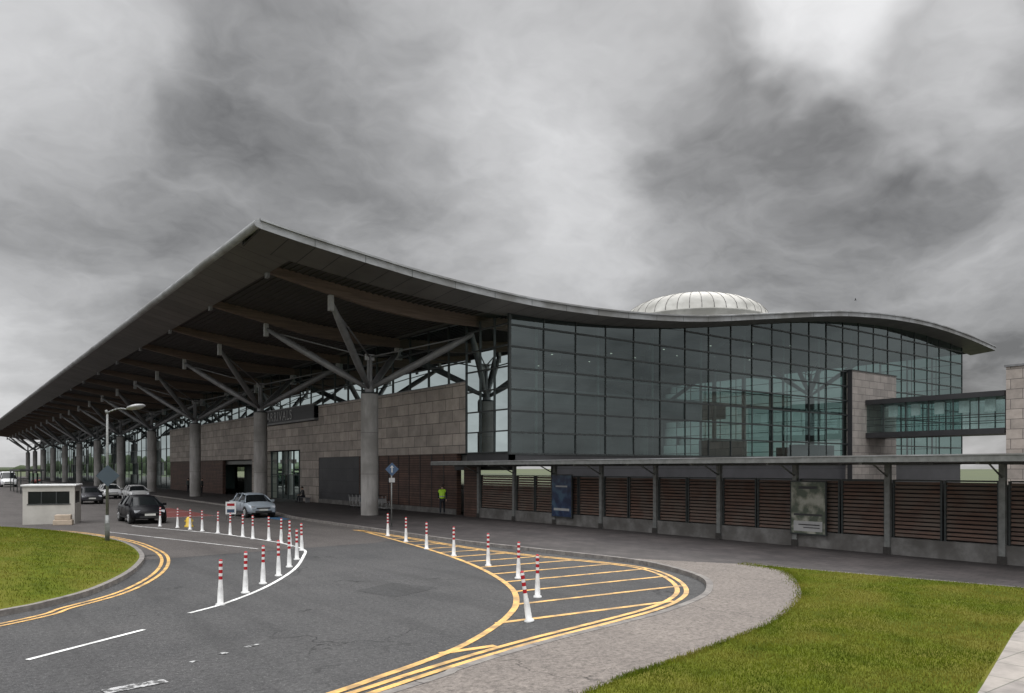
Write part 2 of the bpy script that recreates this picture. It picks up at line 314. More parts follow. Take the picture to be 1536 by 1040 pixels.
# markings
out=cr([(16.5,34.5),(16.4,28.8),(16.2,24.2),(16.45,20.9),(16.95,18.4),(17.15,16.6),(16.8,15.2),(15.8,13.6),(14.6,12.35),(13.4,11.6),(12.2,11.15),(10.9,10.85),(9.6,10.6),(8.3,10.35),(6.9,10.0),(5.7,9.65),(4.8,9.35),(3.5,8.95),(-3,7)],8)
inn_=cr([(16.5,34.5),(15.3,28.1),(14.5,24.1),(13.6,20.6),(12.6,17.7),(11.5,15.3),(10.35,13.6),(9.3,12.5),(8.2,11.6),(7.1,10.85),(6.1,10.35),(5.1,9.95),(3.9,9.5),(0,8.3),(-4,7.1)],8)
mb=MB(); Z=.009
strip(mb,out,.12,Z,'yellow',c=.0); strip(mb,out,.12,Z,'yellow',c=-.22); strip(mb,inn_,.14,Z,'yellow')
oa=np.array([p[:2] for p in out][:130]); ia=np.array([p[:2] for p in inn_])
def xat(arr,a):
    ys=arr[:,1]; xs=arr[:,0]; o=np.argsort(ys); return float(np.interp(a,ys[o],xs[o]))
a=10.55
while a<31.5:
    xl=xat(ia,a); xr=xat(oa,a-.35 if a<16 else a)
    if xr-xl>.5: 
        sl=-.08; mb.face([(xl,a,Z-.002),(xl,a+.15,Z-.002),(xr-.1,a+.15+sl*(xr-xl),Z-.002),(xr-.1,a+sl*(xr-xl),Z-.002)][::-1],'yellow')
    a+=1.42
mb.make('yellow_hatching')
mb=MB(); yl=cr([(-5,14.0),(1.0,17.75),(2.2,19.0),(3.5,20.5),(4.7,22.9),(5.6,25.6),(6.2,28.5),(6.4,31.5),(6.35,34.6),(5.8,38.6),(4.6,42.6),(2,45.3)],8)
strip(mb,yl,.1,Z,'yellow'); strip(mb,yl,.1,Z,'yellow',c=-.2); mb.make('yellow_double_line')
mb=MB(); wl=cr([(4.2,16.7),(5.2,17.5),(6.73,19.3),(8.47,22.0),(10.0,25.1),(10.86,27.2),(11.1,29.6),(11.0,31.6),(10.4,36.2),(9.0,41.2),(8.2,44)],8)
strip(mb,wl,.1,Z,'white_l')
for p,q,w in(((1.15,14.15),(3.1,15.5),.1),((9.6,28.5),(6.5,40.5),.07)): strip(mb,[p,q],w,Z,'white_l')
for p,q,w in(((3.68,12.7),(3.78,12.78),.13),((4.15,12.93),(4.4,13.06),.1),((3.15,12.45),(3.25,12.5),.08)): strip(mb,[p,q],w,Z,'white_worn')
strip(mb,[(1.8,11.5),(2.6,11.6)],.25,Z,'white_worn')
mb.make('white_road_lines')
mb=MB()
mb.face([(10.6,50,.009),(14.2,50,.009),(14.2,62,.009),(10.6,62,.009)],'redp'); mb.face([(16.0,43.5,.009),(16.8,44.2,.009),(17.0,46.6,.009),(16.0,46.6,.009)],'bluep')
mb.make('coloured_bay_marking')
mb=MB()
for yy in (50,56,62): strip(mb,[(10.6,yy),(14.2,yy)],.1,.013,'white_l')
mb.make('bay_lines')

# ------------------------------------------------------------------ roof profile
pb=np.array([11.2,13,16.2,19.9,24.7,28.7,34.1,40.4,47.7,56.4,61.5,67,73.2,80.1,86.9]); pz=np.array([13.79,13.52,13.12,12.72,12.42,12.38,12.58,13.12,14.15,15.40,15.92,16.28,16.38,16.09,15.5])
pp=cr(list(zip(pb,pz)),10); pbx=np.array([p[0] for p in pp]); pzx=np.array([p[1] for p in pp])
def prof(b): return float(np.interp(b,pbx,pzx))
BS=[float(v) for v in np.linspace(11.2,86.9,90)]
T=empty('airport_terminal')
A0,A1=33.,285.
mb=MB()
for i in range(len(BS)-1):
    p,q=BS[i],BS[i+1]; zp,zq=prof(p),prof(q)
    mb.face([(p,A0,zp),(q,A0,zq),(q,A1,zq),(p,A1,zp)],'rooft',True)
mb.make('roof_top',T)
mb=MB()
for i in range(len(BS)-1):
    p,q=BS[i],BS[i+1]; zp,zq=prof(p),prof(q)
    d='deck' if q<26.5 else 'inceil'
    if q>13.2: mb.face([(p,35.4,zp-.18),(p,A1,zp-.18),(q,A1,zq-.18),(q,35.4,zq-.18)],d,True)
    mb.face([(p,A0+.01,zp-.42),(p,35.4,zp-.62),(q,35.4,zq-.62),(q,A0+.01,zq-.42)],'soffits',True)
    mb.face([(p,35.4,zp-.62),(p,35.4,zp-.18),(q,35.4,zq-.18),(q,35.4,zq-.62)],'soffits')
z0=prof(11.2)-.40; z1=prof(13.4)-.62
mb.face([(11.2,35.4,z0),(11.2,A1,z0),(13.4,A1,z1),(13.4,35.4,z1)],'soffit')
mb.face([(13.4,35.4,z1),(13.4,A1,z1),(13.4,A1,z1+.6),(13.4,35.4,z1+.6)],'soffit')
mb.make('roof_soffit',T)
mb=MB()
for k in range(34):
    b=13.7+k*.36
    mb.box(b,b+.1,35.5,200,prof(b)-.24,prof(b)-.17,'deck')
mb.make('deck_ribs',T)
mb=MB()
for i in range(len(BS)-1):
    p,q=BS[i],BS[i+1]; zp,zq=prof(p),prof(q)
    mb.face([(p,A0,zp-.42),(q,A0,zq-.42),(q,A0,zq),(p,A0,zp)],'fascia',True)
    mb.face([(p,A0-.10,zp+.0),(q,A0-.10,zq+.0),(q,A0-.10,zq-.09),(p,A0-.10,zp-.09)][::-1],'fascia',True)
    mb.face([(p,A0-.10,zp),(q,A0-.10,zq),(q,A0,zq+.02),(p,A0,zp+.02)],'fascia',True)
    mb.face([(p,A0-.10,zp-.09),(p,A0,zp-.09),(q,A0,zq-.09),(q,A0-.10,zq-.09)],'fascia',True)
n=10
for j in range(n):
    a0=math.pi/2+math.pi*j/n; a1=math.pi/2+math.pi*(j+1)/n; r=.205; zc=prof(11.2)-.2
    P=lambda a:(11.2+r*1.2*math.cos(a),zc+r*math.sin(a))
    (xa,za),(xb,zb)=P(a0),P(a1)
    mb.face([(xa,A0,za),(xb,A0,zb),(xb,A1,zb),(xa,A1,za)],'fascia',True)
mb.face([(11.2+r*1.2*math.cos(math.pi/2+math.pi*j/n),A0,zc+r*math.sin(math.pi/2+math.pi*j/n)) for j in range(n+1)],'fascia')
zt=prof(86.9); mb.face([(86.9,A0,zt-.42),(86.9,A1,zt-.42),(86.9,A1,zt),(86.9,A0,zt)],'fascia')
for b in np.arange(13.7,86,2.5):
    z=prof(b); mb.box(b-.012,b+.012,A0-.006,A0+.002,z-.41,z-.09,'frame')
mb.make('roof_fascia',T)
mb=MB()
NB=24
def dp(b): return .60+.38*min(1,(b-13.45)/6)-.25*max(0,min(1,(b-22)/6)) if b<28 else .75
for k in range(NB):
    a=38.3+10*k; bs=[float(v) for v in (np.linspace(13.45,83.3,50) if k<8 else np.linspace(13.45,27,12))]; w=.16
    for i in range(len(bs)-1):
        p,q=bs[i],bs[i+1]
        zp,zq=prof(p),prof(q)
        mb.face([(p,a-w,zp-dp(p)),(q,a-w,zq-dp(q)),(q,a-w,zq-.19),(p,a-w,zp-.19)],'glulam')
        mb.face([(p,a+w,zp-dp(p)),(p,a+w,zp-.19),(q,a+w,zq-.19),(q,a+w,zq-dp(q))],'glulam')
        mb.face([(p,a-w,zp-dp(p)),(p,a+w,zp-dp(p)),(q,a+w,zq-dp(q)),(q,a-w,zq-dp(q))],'glulam')
    z=prof(13.45); mb.box(13.3,13.45,a-.18,a+.18,z-.85,z-.35,'steel')
mb.make('glulam_beams',T)
def tree(mb,b,a,zb,zt,r):
    mb.lathe((b,a,0),[(r,zb),(r,zt)],'conc',20)
    for z in (zb+2.55,zb+5.1): mb.lathe((b,a,0),[(r+.004,z-.012),(r+.004,z+.012)],'concd',20)
    mb.lathe((b,a,0),[(r*.92,zt),(r*.92,zt+.1)],'frame',20)
    h=zt+.1
    mb.lathe((b,a,h),[(.3,0),(.24,.45),(.14,.7)],'steel',12)
    mast=h+2.35
    mb.box(b-.16,b+.16,a-.05,a+.05,h+.3,mast,'steel'); mb.box(b-.05,b+.05,a-.16,a+.16,h+.3,mast-.02,'steel')
    mb.box(b-.3,b+.3,a-.06,a+.06,mast-.35,mast+.03,'steell')
    for db in(-4.75,4.6):
        for da in(-5,5):
            e=Vector((b+db,a+da,prof(b+db)-1.15)); s=Vector((b+(.15 if db>0 else -.15),a+(.12 if da>0 else -.12),h+.3))
            if a+da<35.5: continue
            mb.tube(s,e,.12,.12,'steel',10,rm=.22)
            mb.tube((b,a,mast-.15),e+Vector((0,0,-.12)),.045,.045,'steel',6)
            mb.box(e.x-.12,e.x+.12,e.y-.14,e.y+.14,e.z-.5,e.z+.32,'steell')
mb=MB()
for n_ in range(12): tree(mb,21.57,43.4+20*n_,PZ,7.62,.54)
mb.make('canopy_tree_columns',T)
mb=MB()
for b in(46.,70.):
    for n_ in range(4): tree(mb,b,43.4+20*n_,3.9,8.0 if b<50 else 10,.4)
mb.make('interior_tree_columns',T)

# ------------------------------------------------------------------ walls & glazing
FB=26.
mb=MB()
mb.box(FB,FB+.4,39.2,61.9,3.94,8.3,'stone')
mb.box(FB,FB+.4,61.9,66,PZ,7.1,'stone'); mb.box(FB,FB+.4,66,74.6,4.7,7.1,'stone'); mb.box(FB,FB+.4,74.6,113.5,3.94,8.3,'stone'); mb.box(FB,FB+.4,74.6,79.,PZ,3.94,'stone')
mb.box(FB-.02,FB+.42,39.2,61.9,8.3,8.36,'steel'); mb.box(FB-.02,FB+.42,74.6,113.5,8.3,8.36,'steel')
mb.make('stone_walls',T)
mb=MB()
mb.box(FB+.06,FB+.4,40.4,54.2,PZ,3.93,'woodw'); mb.box(FB+.04,FB+.4,54.2,61.9,PZ,3.93,'darkp')
mb.box(FB+.04,FB+.4,35,39.2,2.9,3.9,'dark')
mb.box(FB+.06,FB+.4,89.3,113.5,PZ,3.9,'woodw')
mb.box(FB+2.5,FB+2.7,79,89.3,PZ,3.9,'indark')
for a in np.arange(41.9,54,1.5): mb.box(FB+.03,FB+.07,a-.02,a+.02,PZ,3.9,'dark')
mb.box(FB-.01,FB+.05,40.4,61.9,PZ,.45,'concd')
mb.make('lower_cladding',T)
def glaze(fr,gl,axis,c,u0,u1,zb,ztop,du,dz,gm='glass',mw=.03,md=.07,th=.035):
    us=[float(v) for v in np.arange(u0,u1-.3,du)]+[u1]
    top=(lambda u:ztop(u)) if callable(ztop) else (lambda u:ztop)
    def pt(u,z,o=0): return (c+o,u,z) if axis=='x' else (u,c+o,z)
    zmax=max(top(u) for u in us)
    zz=[float(v) for v in np.arange(zb,zmax,dz)]
    for i in range(len(us)-1):
        u,v=us[i],us[i+1]
        for z in zz:
            zu=min(z+dz,top(u)); zv=min(z+dz,top(v))
            if zu<=z+.02 or zv<=z+.02:
                if max(zu,zv)<=z+.02: continue
                zu=max(zu,z+.001); zv=max(zv,z+.001)
            s=rng.normal(0,.006); r=rng.normal(0,.006)
            o=lambda uu,zq:(uu-(u+v)/2)*s+(zq-z-dz/2)*r
            gl.face([pt(u,z,o(u,z)),pt(v,z,o(v,z)),pt(v,zv,o(v,zv)),pt(u,zu,o(u,zu))],gm)
    for u in us:
        if axis=='x': fr.box(c-md,c+.02,u-mw,u+mw,zb,top(u),'frame')
        else: fr.box(u-mw,u+mw,c-md,c+.02,zb,top(u),'frame')
    for z in zz:
        for i in range(len(us)-1):
            u,v=us[i],us[i+1]
            if min(top(u),top(v))>z:
                if axis=='x': fr.box(c-md*1.2,c+.015,u+mw,v-mw,z-th,z+th,'frame')
                else: fr.box(u+mw,v-mw,c-md*1.2,c+.015,z-th,z+th,'frame')
fr=MB(); gl=MB()
SA=34.8
ts=lambda b: prof(b)-.60
glaze(fr,gl,'y',SA,FB,83.4,3.85,ts,2.496,1.22,mw=.024,md=.06,th=.05)
glaze(fr,gl,'x',FB,SA,39.2,3.94,lambda u:prof(FB)-.6,1.45,1.22)
glaze(fr,gl,'x',FB+.3,39.2,113.5,8.36,lambda u:prof(FB)-.2,2.5,1.25,gm='glass')
glaze(fr,gl,'x',FB+.3,113.5,280,PZ,lambda u:prof(FB)-.2,3.3,1.9,gm='glass')
glaze(fr,gl,'x',83.4,SA,112,3.85,lambda u:prof(83.4)-.2,2.5,1.22,gm='glassf')
glaze(fr,gl,'x',FB+.5,66,74.6,PZ,lambda u:4.6,1.4,2.3,gm='glassf')
fr.box(FB-.09,FB+.06,SA-.09,SA+.06,3.8,prof(FB)-.6,'frame')
fr.make('curtain_wall_mullions',T); gl.make('curtain_wall_glass',T)
mb=MB()
mb.box(FB+.5,83.2,SA+.3,280,3.45,3.85,'floor')
mb.box(FB+.1,FB+.4,SA-.02,39.2,3.45,3.84,'dark')
mb.box(FB+.1,83.3,SA-.02,SA+.25,3.4,3.84,'dark')
mb.box(29.3,83.3,SA+.1,SA+.3,0,3.4,'darkp')
mb.box(FB+6,60,58,58.4,3.85,11.6,'indark'); mb.box(34,60,46,57.9,7.7,8.1,'floor')
mb.box(34,60,46,46.05,8.1,9.1,'steel')
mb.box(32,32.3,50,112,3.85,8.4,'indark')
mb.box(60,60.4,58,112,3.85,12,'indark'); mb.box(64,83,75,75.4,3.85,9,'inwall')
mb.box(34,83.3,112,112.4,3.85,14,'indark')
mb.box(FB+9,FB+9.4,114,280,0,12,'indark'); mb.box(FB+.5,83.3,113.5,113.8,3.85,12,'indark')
mb.box(FB+3,60,SA+4,280,.02,.05,'floor')
for b,a,w,d in((50,40,5,1),(40,44,3,3),(66,42,6,1.2),(74,47,3,3),(44,53,6,2),(30,42,2.5,3)): mb.box(b,b+w,a,a+d,3.86,5.3,'indark')
for i_ in range(10): mb.box(35+i_*2.5,36.2+i_*2.5,57.9,57.97,8.6,9.9,'inwall'); mb.box(35+i_*2.5,36.6+i_*2.5,57.9,57.97,4.6,6.9,'inwall')
for b in np.arange(28.5,82,5.):
    mb.tube((b,SA+.7,3.85),(b,SA+.7,prof(b)-.7),.09,.09,'steell',8)
    for z in np.arange(5.1,prof(b)-1,2.44): mb.box(b-.03,b+.03,SA+.08,SA+.7,float(z)-.03,float(z)+.03,'steell')
for b in(52.,56.,60.): mb.box(b,b+.25,41,41.25,3.85,11,'steell')
mb.box(52,60.25,41,41.25,11.0,11.25,'steell'); mb.box(30,82,38.5,38.75,8.0,8.2,'steel'); mb.box(30,82,38.5,38.6,9.1,9.16,'steell')
mb.make('interior',T)
mb=MB()
for b in np.arange(30,82,6.):
    for a in (43.,52.): mb.lathe((b,a,prof(b)-1.4),[(.07,0),(.07,.05)],'lamp',8)
for a in np.arange(42,62,3.): mb.lathe((30,a,3.3),[(.1,0),(.1,.05)],'lamp',8)
mb.make('ceiling_lamps',T)
sg=empty('arrivals_sign')
mb=MB(); mb.box(FB-.35,FB+.1,61.9,74.6,7.15,7.3,'steel'); mb.box(FB-.30,FB-.22,62.2,74.3,7.3,8.45,'darkp'); mb.box(FB-.35,FB-.1,62,74.5,8.45,8.55,'steel')
mb.make('sign_panel',sg)
cu=bpy.data.curves.new('lettering','FONT'); cu.body='ARRIVALS'; cu.size=1.25; cu.extrude=.02; cu.materials.append(M['steell']); ot=bpy.data.objects.new('lettering',cu); COL.objects.link(ot)
ot.location=(FB-.33,73.6,7.45); ot.rotation_euler=(math.pi/2,0,-math.pi/2); ot.parent=sg; cu.space_character=1.25
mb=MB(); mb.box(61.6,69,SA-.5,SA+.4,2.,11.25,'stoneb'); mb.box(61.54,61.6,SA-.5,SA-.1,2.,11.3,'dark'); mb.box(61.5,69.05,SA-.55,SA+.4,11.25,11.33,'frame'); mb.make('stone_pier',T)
BR=empty('footbridge')
mb=MB(); b0,b1=63.9,66.9; y0,y1=23.6,SA-.52
mb.box(b0-.25,b1+.2,y0,y1,8.45,8.85,'dark'); mb.box(b0-.2,b1+.2,y0,y1,5.62,6.05,'dark'); 
for u in np.arange(y0,y1,1.85):
    for b in(b0,b1): mb.box(b-.04,b+.04,u-.04,u+.04,6.05,8.45,'frame')
for b in(b0,b1):
    mb.box(b-.03,b+.03,y0,y1,6.6,6.65,'frame'); mb.box(b-.03,b+.03,y0,y1,7.1,7.16,'frame')
for u in np.arange(y0+.8,y1-1,1.85): mb.box(b0+.3,b0+.34,u,u+.75,7.35,8.3,'white')
mb.make('bridge_structure',BR)
mb=MB(); 
for b in(b0,b1): mb.face([(b,y0,6.05),(b,y1,6.05),(b,y1,8.45),(b,y0,8.45)],'glassb')
mb.make('bridge_glass',BR)
mb=MB(); mb.box(63.7,70.5,17.5,23.5,0,10.55,'stone'); mb.box(63.6,70.6,17.4,23.6,10.55,10.7,'steel'); mb.make('stone_tower',None)
D=empty('roof_dome'); mb=MB(); c=(57.9,48,0); Rr=6.8
pr=[(6.75,14.5),(6.75,16.8),(Rr+.05,16.85),(Rr+.05,16.95)]
for k in range(9):
    a=k/8*math.pi/2*.985; pr.append((Rr*math.cos(a),16.97+2.45*math.sin(a)))
mb.lathe(c,pr,'dome',48); mb.make('dome_shell',D)
mb=MB()
for j in range(40):
    an=2*math.pi*j/40
    for k in range(8):
        p=pr[4+k]; q=pr[5+k]
        mb.tube((c[0]+p[0]*math.cos(an),c[1]+p[0]*math.sin(an),p[1]),(c[0]+q[0]*math.cos(an),c[1]+q[0]*math.sin(an),q[1]),.03,.03,'concd',4)
mb.make('dome_ribs',D)

# ------------------------------------------------------------------ covered walkway
W=empty('covered_walkway'); WB=25.8
mb=MB(); aS,aE=37.4,-26.
mb.box(WB-.12,WB+.12,aE,aS-.0,PZ,.68,'concd')
for i in range(19):
    a=37.4-3.48*i
    mb.box(WB-.2,WB-.04,a-.09,a+.09,PZ,3.12,'galv'); mb.box(WB-1.9,WB+3,a-.05,a+.05,3.12,3.2,'galv')
    mb.tube((WB-.12,a,2.7),(WB-1.1,a,3.14),.03,.03,'galv',6)
    mb.box(WB-.215,WB-.20,a-.13,a+.13,PZ,PZ+.25,'iron')
mb.make('posts_and_plinth',W)
mb=MB()
for i in range(18):
    a=37.4-3.48*i
    segs=[(a-3.3,a-.15)] if i==0 else [(a-1.74+.06,a-.15),(a-3.33,a-1.74-.06)]
    for s0,s1 in segs:
        tilt=.45+random.uniform(-.08,.08)
        for k in range(14):
            z=.77+k*.134
            mb.box(-.013,.013,s0,s1,-.046,.046,'wood',T=Matrix.Translation((WB,0,z+random.uniform(-.004,.004)))@Matrix.Rotation(tilt+random.uniform(-.05,.05),4,'Y'))
        for u in(s0,s1): mb.box(WB-.06,WB+.06,u-.03,u+.03,.68,2.62,'frame')
        mb.box(WB-.06,WB+.06,s0+.03,s1-.03,2.58,2.63,'frame')
mb.make('timber_louvres',W)
mb=MB(); mb.box(WB-2.0,WB+3.3,aE,39.5,3.2,3.3,'dark'); mb.box(WB-2.12,WB-2.0,aE,39.5,3.2,3.38,'galv'); mb.box(WB+3.3,WB+3.4,aE,39.5,3.15,3.38,'galv'); mb.box(WB-2.12,WB+3.4,39.5,39.58,3.2,3.38,'galv')
mb.box(WB-2.14,WB-2.0,aE,39.5,3.38,3.42,'fascia')
mb.face([(WB-2.0,aE,3.36),(WB+3.3,aE,3.36),(WB+3.3,39.5,3.36),(WB-2.0,39.5,3.36)],'rooft')
mb.make('walkway_roof',W)
mb=MB(); mb.box(WB+3,WB+3.1,aE,34,PZ,2.45,'dark')
mb.box(WB-.05,WB+.1,37.5,39.1,PZ,3.1,'woodw'); mb.box(WB+.8,WB+.9,39.1,40.4,PZ,3.3,'kiosk'); mb.box(WB+.1,WB+.8,39.1,40.4,2.9,3.3,'dark')
mb.face([(WB+.13,aE,PZ+.004),(WB+3,aE,PZ+.004),(WB+3,39,PZ+.004),(WB+.13,39,PZ+.004)],'paver')
mb.make('walkway_back_wall',W)
for nm,a0,a1,z0,z1,mm in(('blue_poster',29.0,30.5,.55,2.65,'poster1'),('map_poster',15.25,16.6,.62,2.5,'poster2')):
    e=empty('poster_board'); mb=MB(); mb.box(WB-.26,WB-.2,a0-.05,a1+.05,z0-.05,z1+.05,'frame'); mb.box(WB-.27,WB-.262,a0,a1,z0,z1,mm)
    if mm=='poster2':
        mb.box(WB-.273,WB-.2705,a0+.1,a1-.1,z0+.08,z0+.45,'steell'); mb.box(WB-.273,WB-.2705,a0+.1,a1-.1,z0+.65,z0+.72,'dark'); mb.box(WB-.273,WB-.2705,a0+.3,a1-.3,z1-.25,z1-.15,'dark')
        mb.box(WB-.278,WB-.274,a0+.2,a1-.3,z0+.3,z0+.34,'dark'); mb.box(WB-.278,WB-.274,a0+.2,a1-.5,z0+.2,z0+.23,'dark')
    else:
        mb.box(WB-.273,WB-.2705,a0+.15,a1-.15,z0+.3,z0+.42,'steell'); mb.box(WB-.273,WB-.2705,a0+.3,a1-.3,z1-.6,z1-.52,'steell')
    mb.make(nm+'_face',e)

# ------------------------------------------------------------------ bollards
def bollard(x,y,tilt=0,ta=0):
    mb=MB(); mb.lathe((0,0,0),[(.10,0),(.10,.03),(.066,.05),(.060,.30),(.044,.52),(.040,.56),(.040,.635),(.040,.70),(.040,.775),(.040,.84),(.040,.915),(.040,.965),(.036,.99),(.015,1.0)],
      ['white','white','white','white','white','red','white','red','white','red','white','red','red'],14)
    o=mb.make('traffic_bollard'); o.location=(x,y,.004)
    o.rotation_euler=(tilt*math.cos(ta)+random.uniform(-.02,.02),tilt*math.sin(ta)+random.uniform(-.02,.02),0)
for p in [(5.0,17.3),(5.96,18.6),(6.8,19.8),(7.65,21.0),(8.6,22.7),(9.5,24.4),(10.7,27.0),(10.9,28.7),(11.1,30.2),(11.1,31.6),(10.8,32.7),(10.75,33.9),(10.6,35.2),(10.5,36.7),(10.2,38.2),(10.0,39.6),(9.8,41.2),(9.3,42.7),
          (16.1,30.6),(15.4,27.7),(14.6,24.7),(14.2,22.2),(13.6,19.3),(12.7,16.6),(11.2,13.9)]: bollard(*p)
bollard(9.3,11.8,.12,math.atan2(-.8,-.6))

# ------------------------------------------------------------------ street lamp & signs
def diamond(mb,c,n,h,front,back):
    n=Vector(n).normalized(); r=n.cross(Vector((0,0,1))).normalized(); c=Vector(c); u=Vector((0,0,1))
    P=[c+u*h,c+r*h,c-u*h,c-r*h]; Q=[p-n*.02 for p in P]
    mb.face(P[::-1],front); mb.face(Q,back)
    for i in range(4): mb.face([P[i],P[(i+1)%4],Q[(i+1)%4],Q[i]],back)
mb=MB(); d=Vector((.799,-.601,0))
mb.tube((0,0,0),(0,0,1.1),.085,.08,'galv',12); mb.tube((0,0,1.1),(0,0,5.05),.055,.042,'galv',12)
pv=Vector((0,0,5.05)); 
for k in range(1,7):
    t=k/6; q=Vector((0,0,5.05))+d*(.75*t)+Vector((0,0,.16*math.sin(t*2.2))); mb.tube(pv,q,.035,.03,'galv',8); pv=q
hc=pv+d*.35+Vector((0,0,.08))
e=len(mb.v)
mb.lathe((0,0,0),[(.02,-.07),(.22,-.06),(.36,0),(.30,.06),(.12,.11),(.02,.12)],'steell',18)
Rm=Matrix.Translation(hc)@Matrix.Rotation(-.22,4,Vector((.601,.799,0)))
for i in range(e,len(mb.v)): mb.v[i]=tuple(Rm@Vector(mb.v[i]))
mb.tube((0,0,5.0),tuple(d*-.05+Vector((0,0,5.15))),.05,.05,'galv',8)
diamond(mb,(0,-.08,2.62),(-.35,-.93,0),.42,'signback','steel'); mb.box(-.08,.08,-.09,.09,.5,.8,'galv')
o=mb.make('street_lamp'); o.location=(5.3,33.0,.1)
mb=MB(); mb.tube((0,0,0),(0,0,3.15),.035,.035,'galv',8); diamond(mb,(0,-.05,2.85),(-.6,-.8,0),.34,'blue','steel')
f=Vector((-.6,-.8,0)); r=Vector((.8,-.6,0)); P0=Vector((0,-.05,2.85))+f*.006
mb.face([P0-r*.03-Vector((0,0,.16)),P0+r*.03-Vector((0,0,.16)),P0+r*.03+Vector((0,0,.1)),P0-r*.03+Vector((0,0,.1))],'steell')
mb.face([P0-r*.1+Vector((0,0,.08)),P0+r*.1+Vector((0,0,.08)),P0+Vector((0,0,.2))],'steell')
mb.box(-.16,.16,-.05,-.03,2.2,2.42,'steell')
o=mb.make('traffic_sign'); o.location=(18.2,34.2,PZ)
mb=MB(); mb.box(-.3,.3,-.03,.03,.25,1.0,'white'); mb.box(-.22,.22,-.034,-.031,.75,.9,'red'); mb.box(-.22,.22,-.034,-.031,.35,.55,'blue'); mb.tube((-.25,0,0),(-.25,0,.3),.02,.02,'galv',6); mb.tube((.25,0,0),(.25,0,.3),.02,.02,'galv',6)
o=mb.make('information_board'); o.location=(14.2,47.0,0); o.rotation_euler=(0,0,-.5)
mb=MB(); mb.lathe((0,0,0),[(.22,0),(.22,.08),(.16,.12),(.15,.42),(.09,.5),(.05,.52)],['ybox']*5,12); mb.box(-.2,.2,-.05,.05,.28,.36,'ybox')
o=mb.make('yellow_hydrant'); o.location=(10.4,41.4,0)

K_=empty('security_kiosk',(5.15,48.8,.0),-.28)
mb=MB(); w,dpp,h=1.22,1.0,2.05
mb.box(-w,w,-dpp,dpp,0,1.1,'kiosk'); mb.box(-w,w,-dpp,dpp,1.76,h,'kiosk')
for x0,x1 in((-w,-w+.25),(w-.25,w)):
    for y0_,y1_ in((-dpp,-dpp+.2),(dpp-.2,dpp)): mb.box(x0,x1,y0_,y1_,1.1,1.76,'kiosk')
mb.box(-w-.08,w+.08,-dpp-.08,dpp+.08,h,h+.09,'white'); mb.box(-w+.25,w-.25,-dpp+.04,-dpp+.06,1.1,1.76,'carglass'); mb.box(-w+.03,-w+.05,-dpp+.2,dpp-.2,1.1,1.76,'carglass'); mb.box(w-.05,w-.03,-dpp+.2,dpp-.2,1.1,1.76,'carglass')
for x0 in(-.35,.35): mb.box(x0-.03,x0+.03,-dpp,-dpp+.035,1.1,1.76,'frame')
mb.box(.0-w+.2,w-.2,-dpp-.03,-dpp,1.05,1.1,'frame'); mb.make('cabin',K_,bevel=.02)
mb=MB(); mb.box(.35,1.25,-2.0,-1.45,0,.28,'beige'); mb.box(.42,1.18,-1.95,-1.5,.28,.55,'beige'); mb.make('grit_box',K_,bevel=.03)

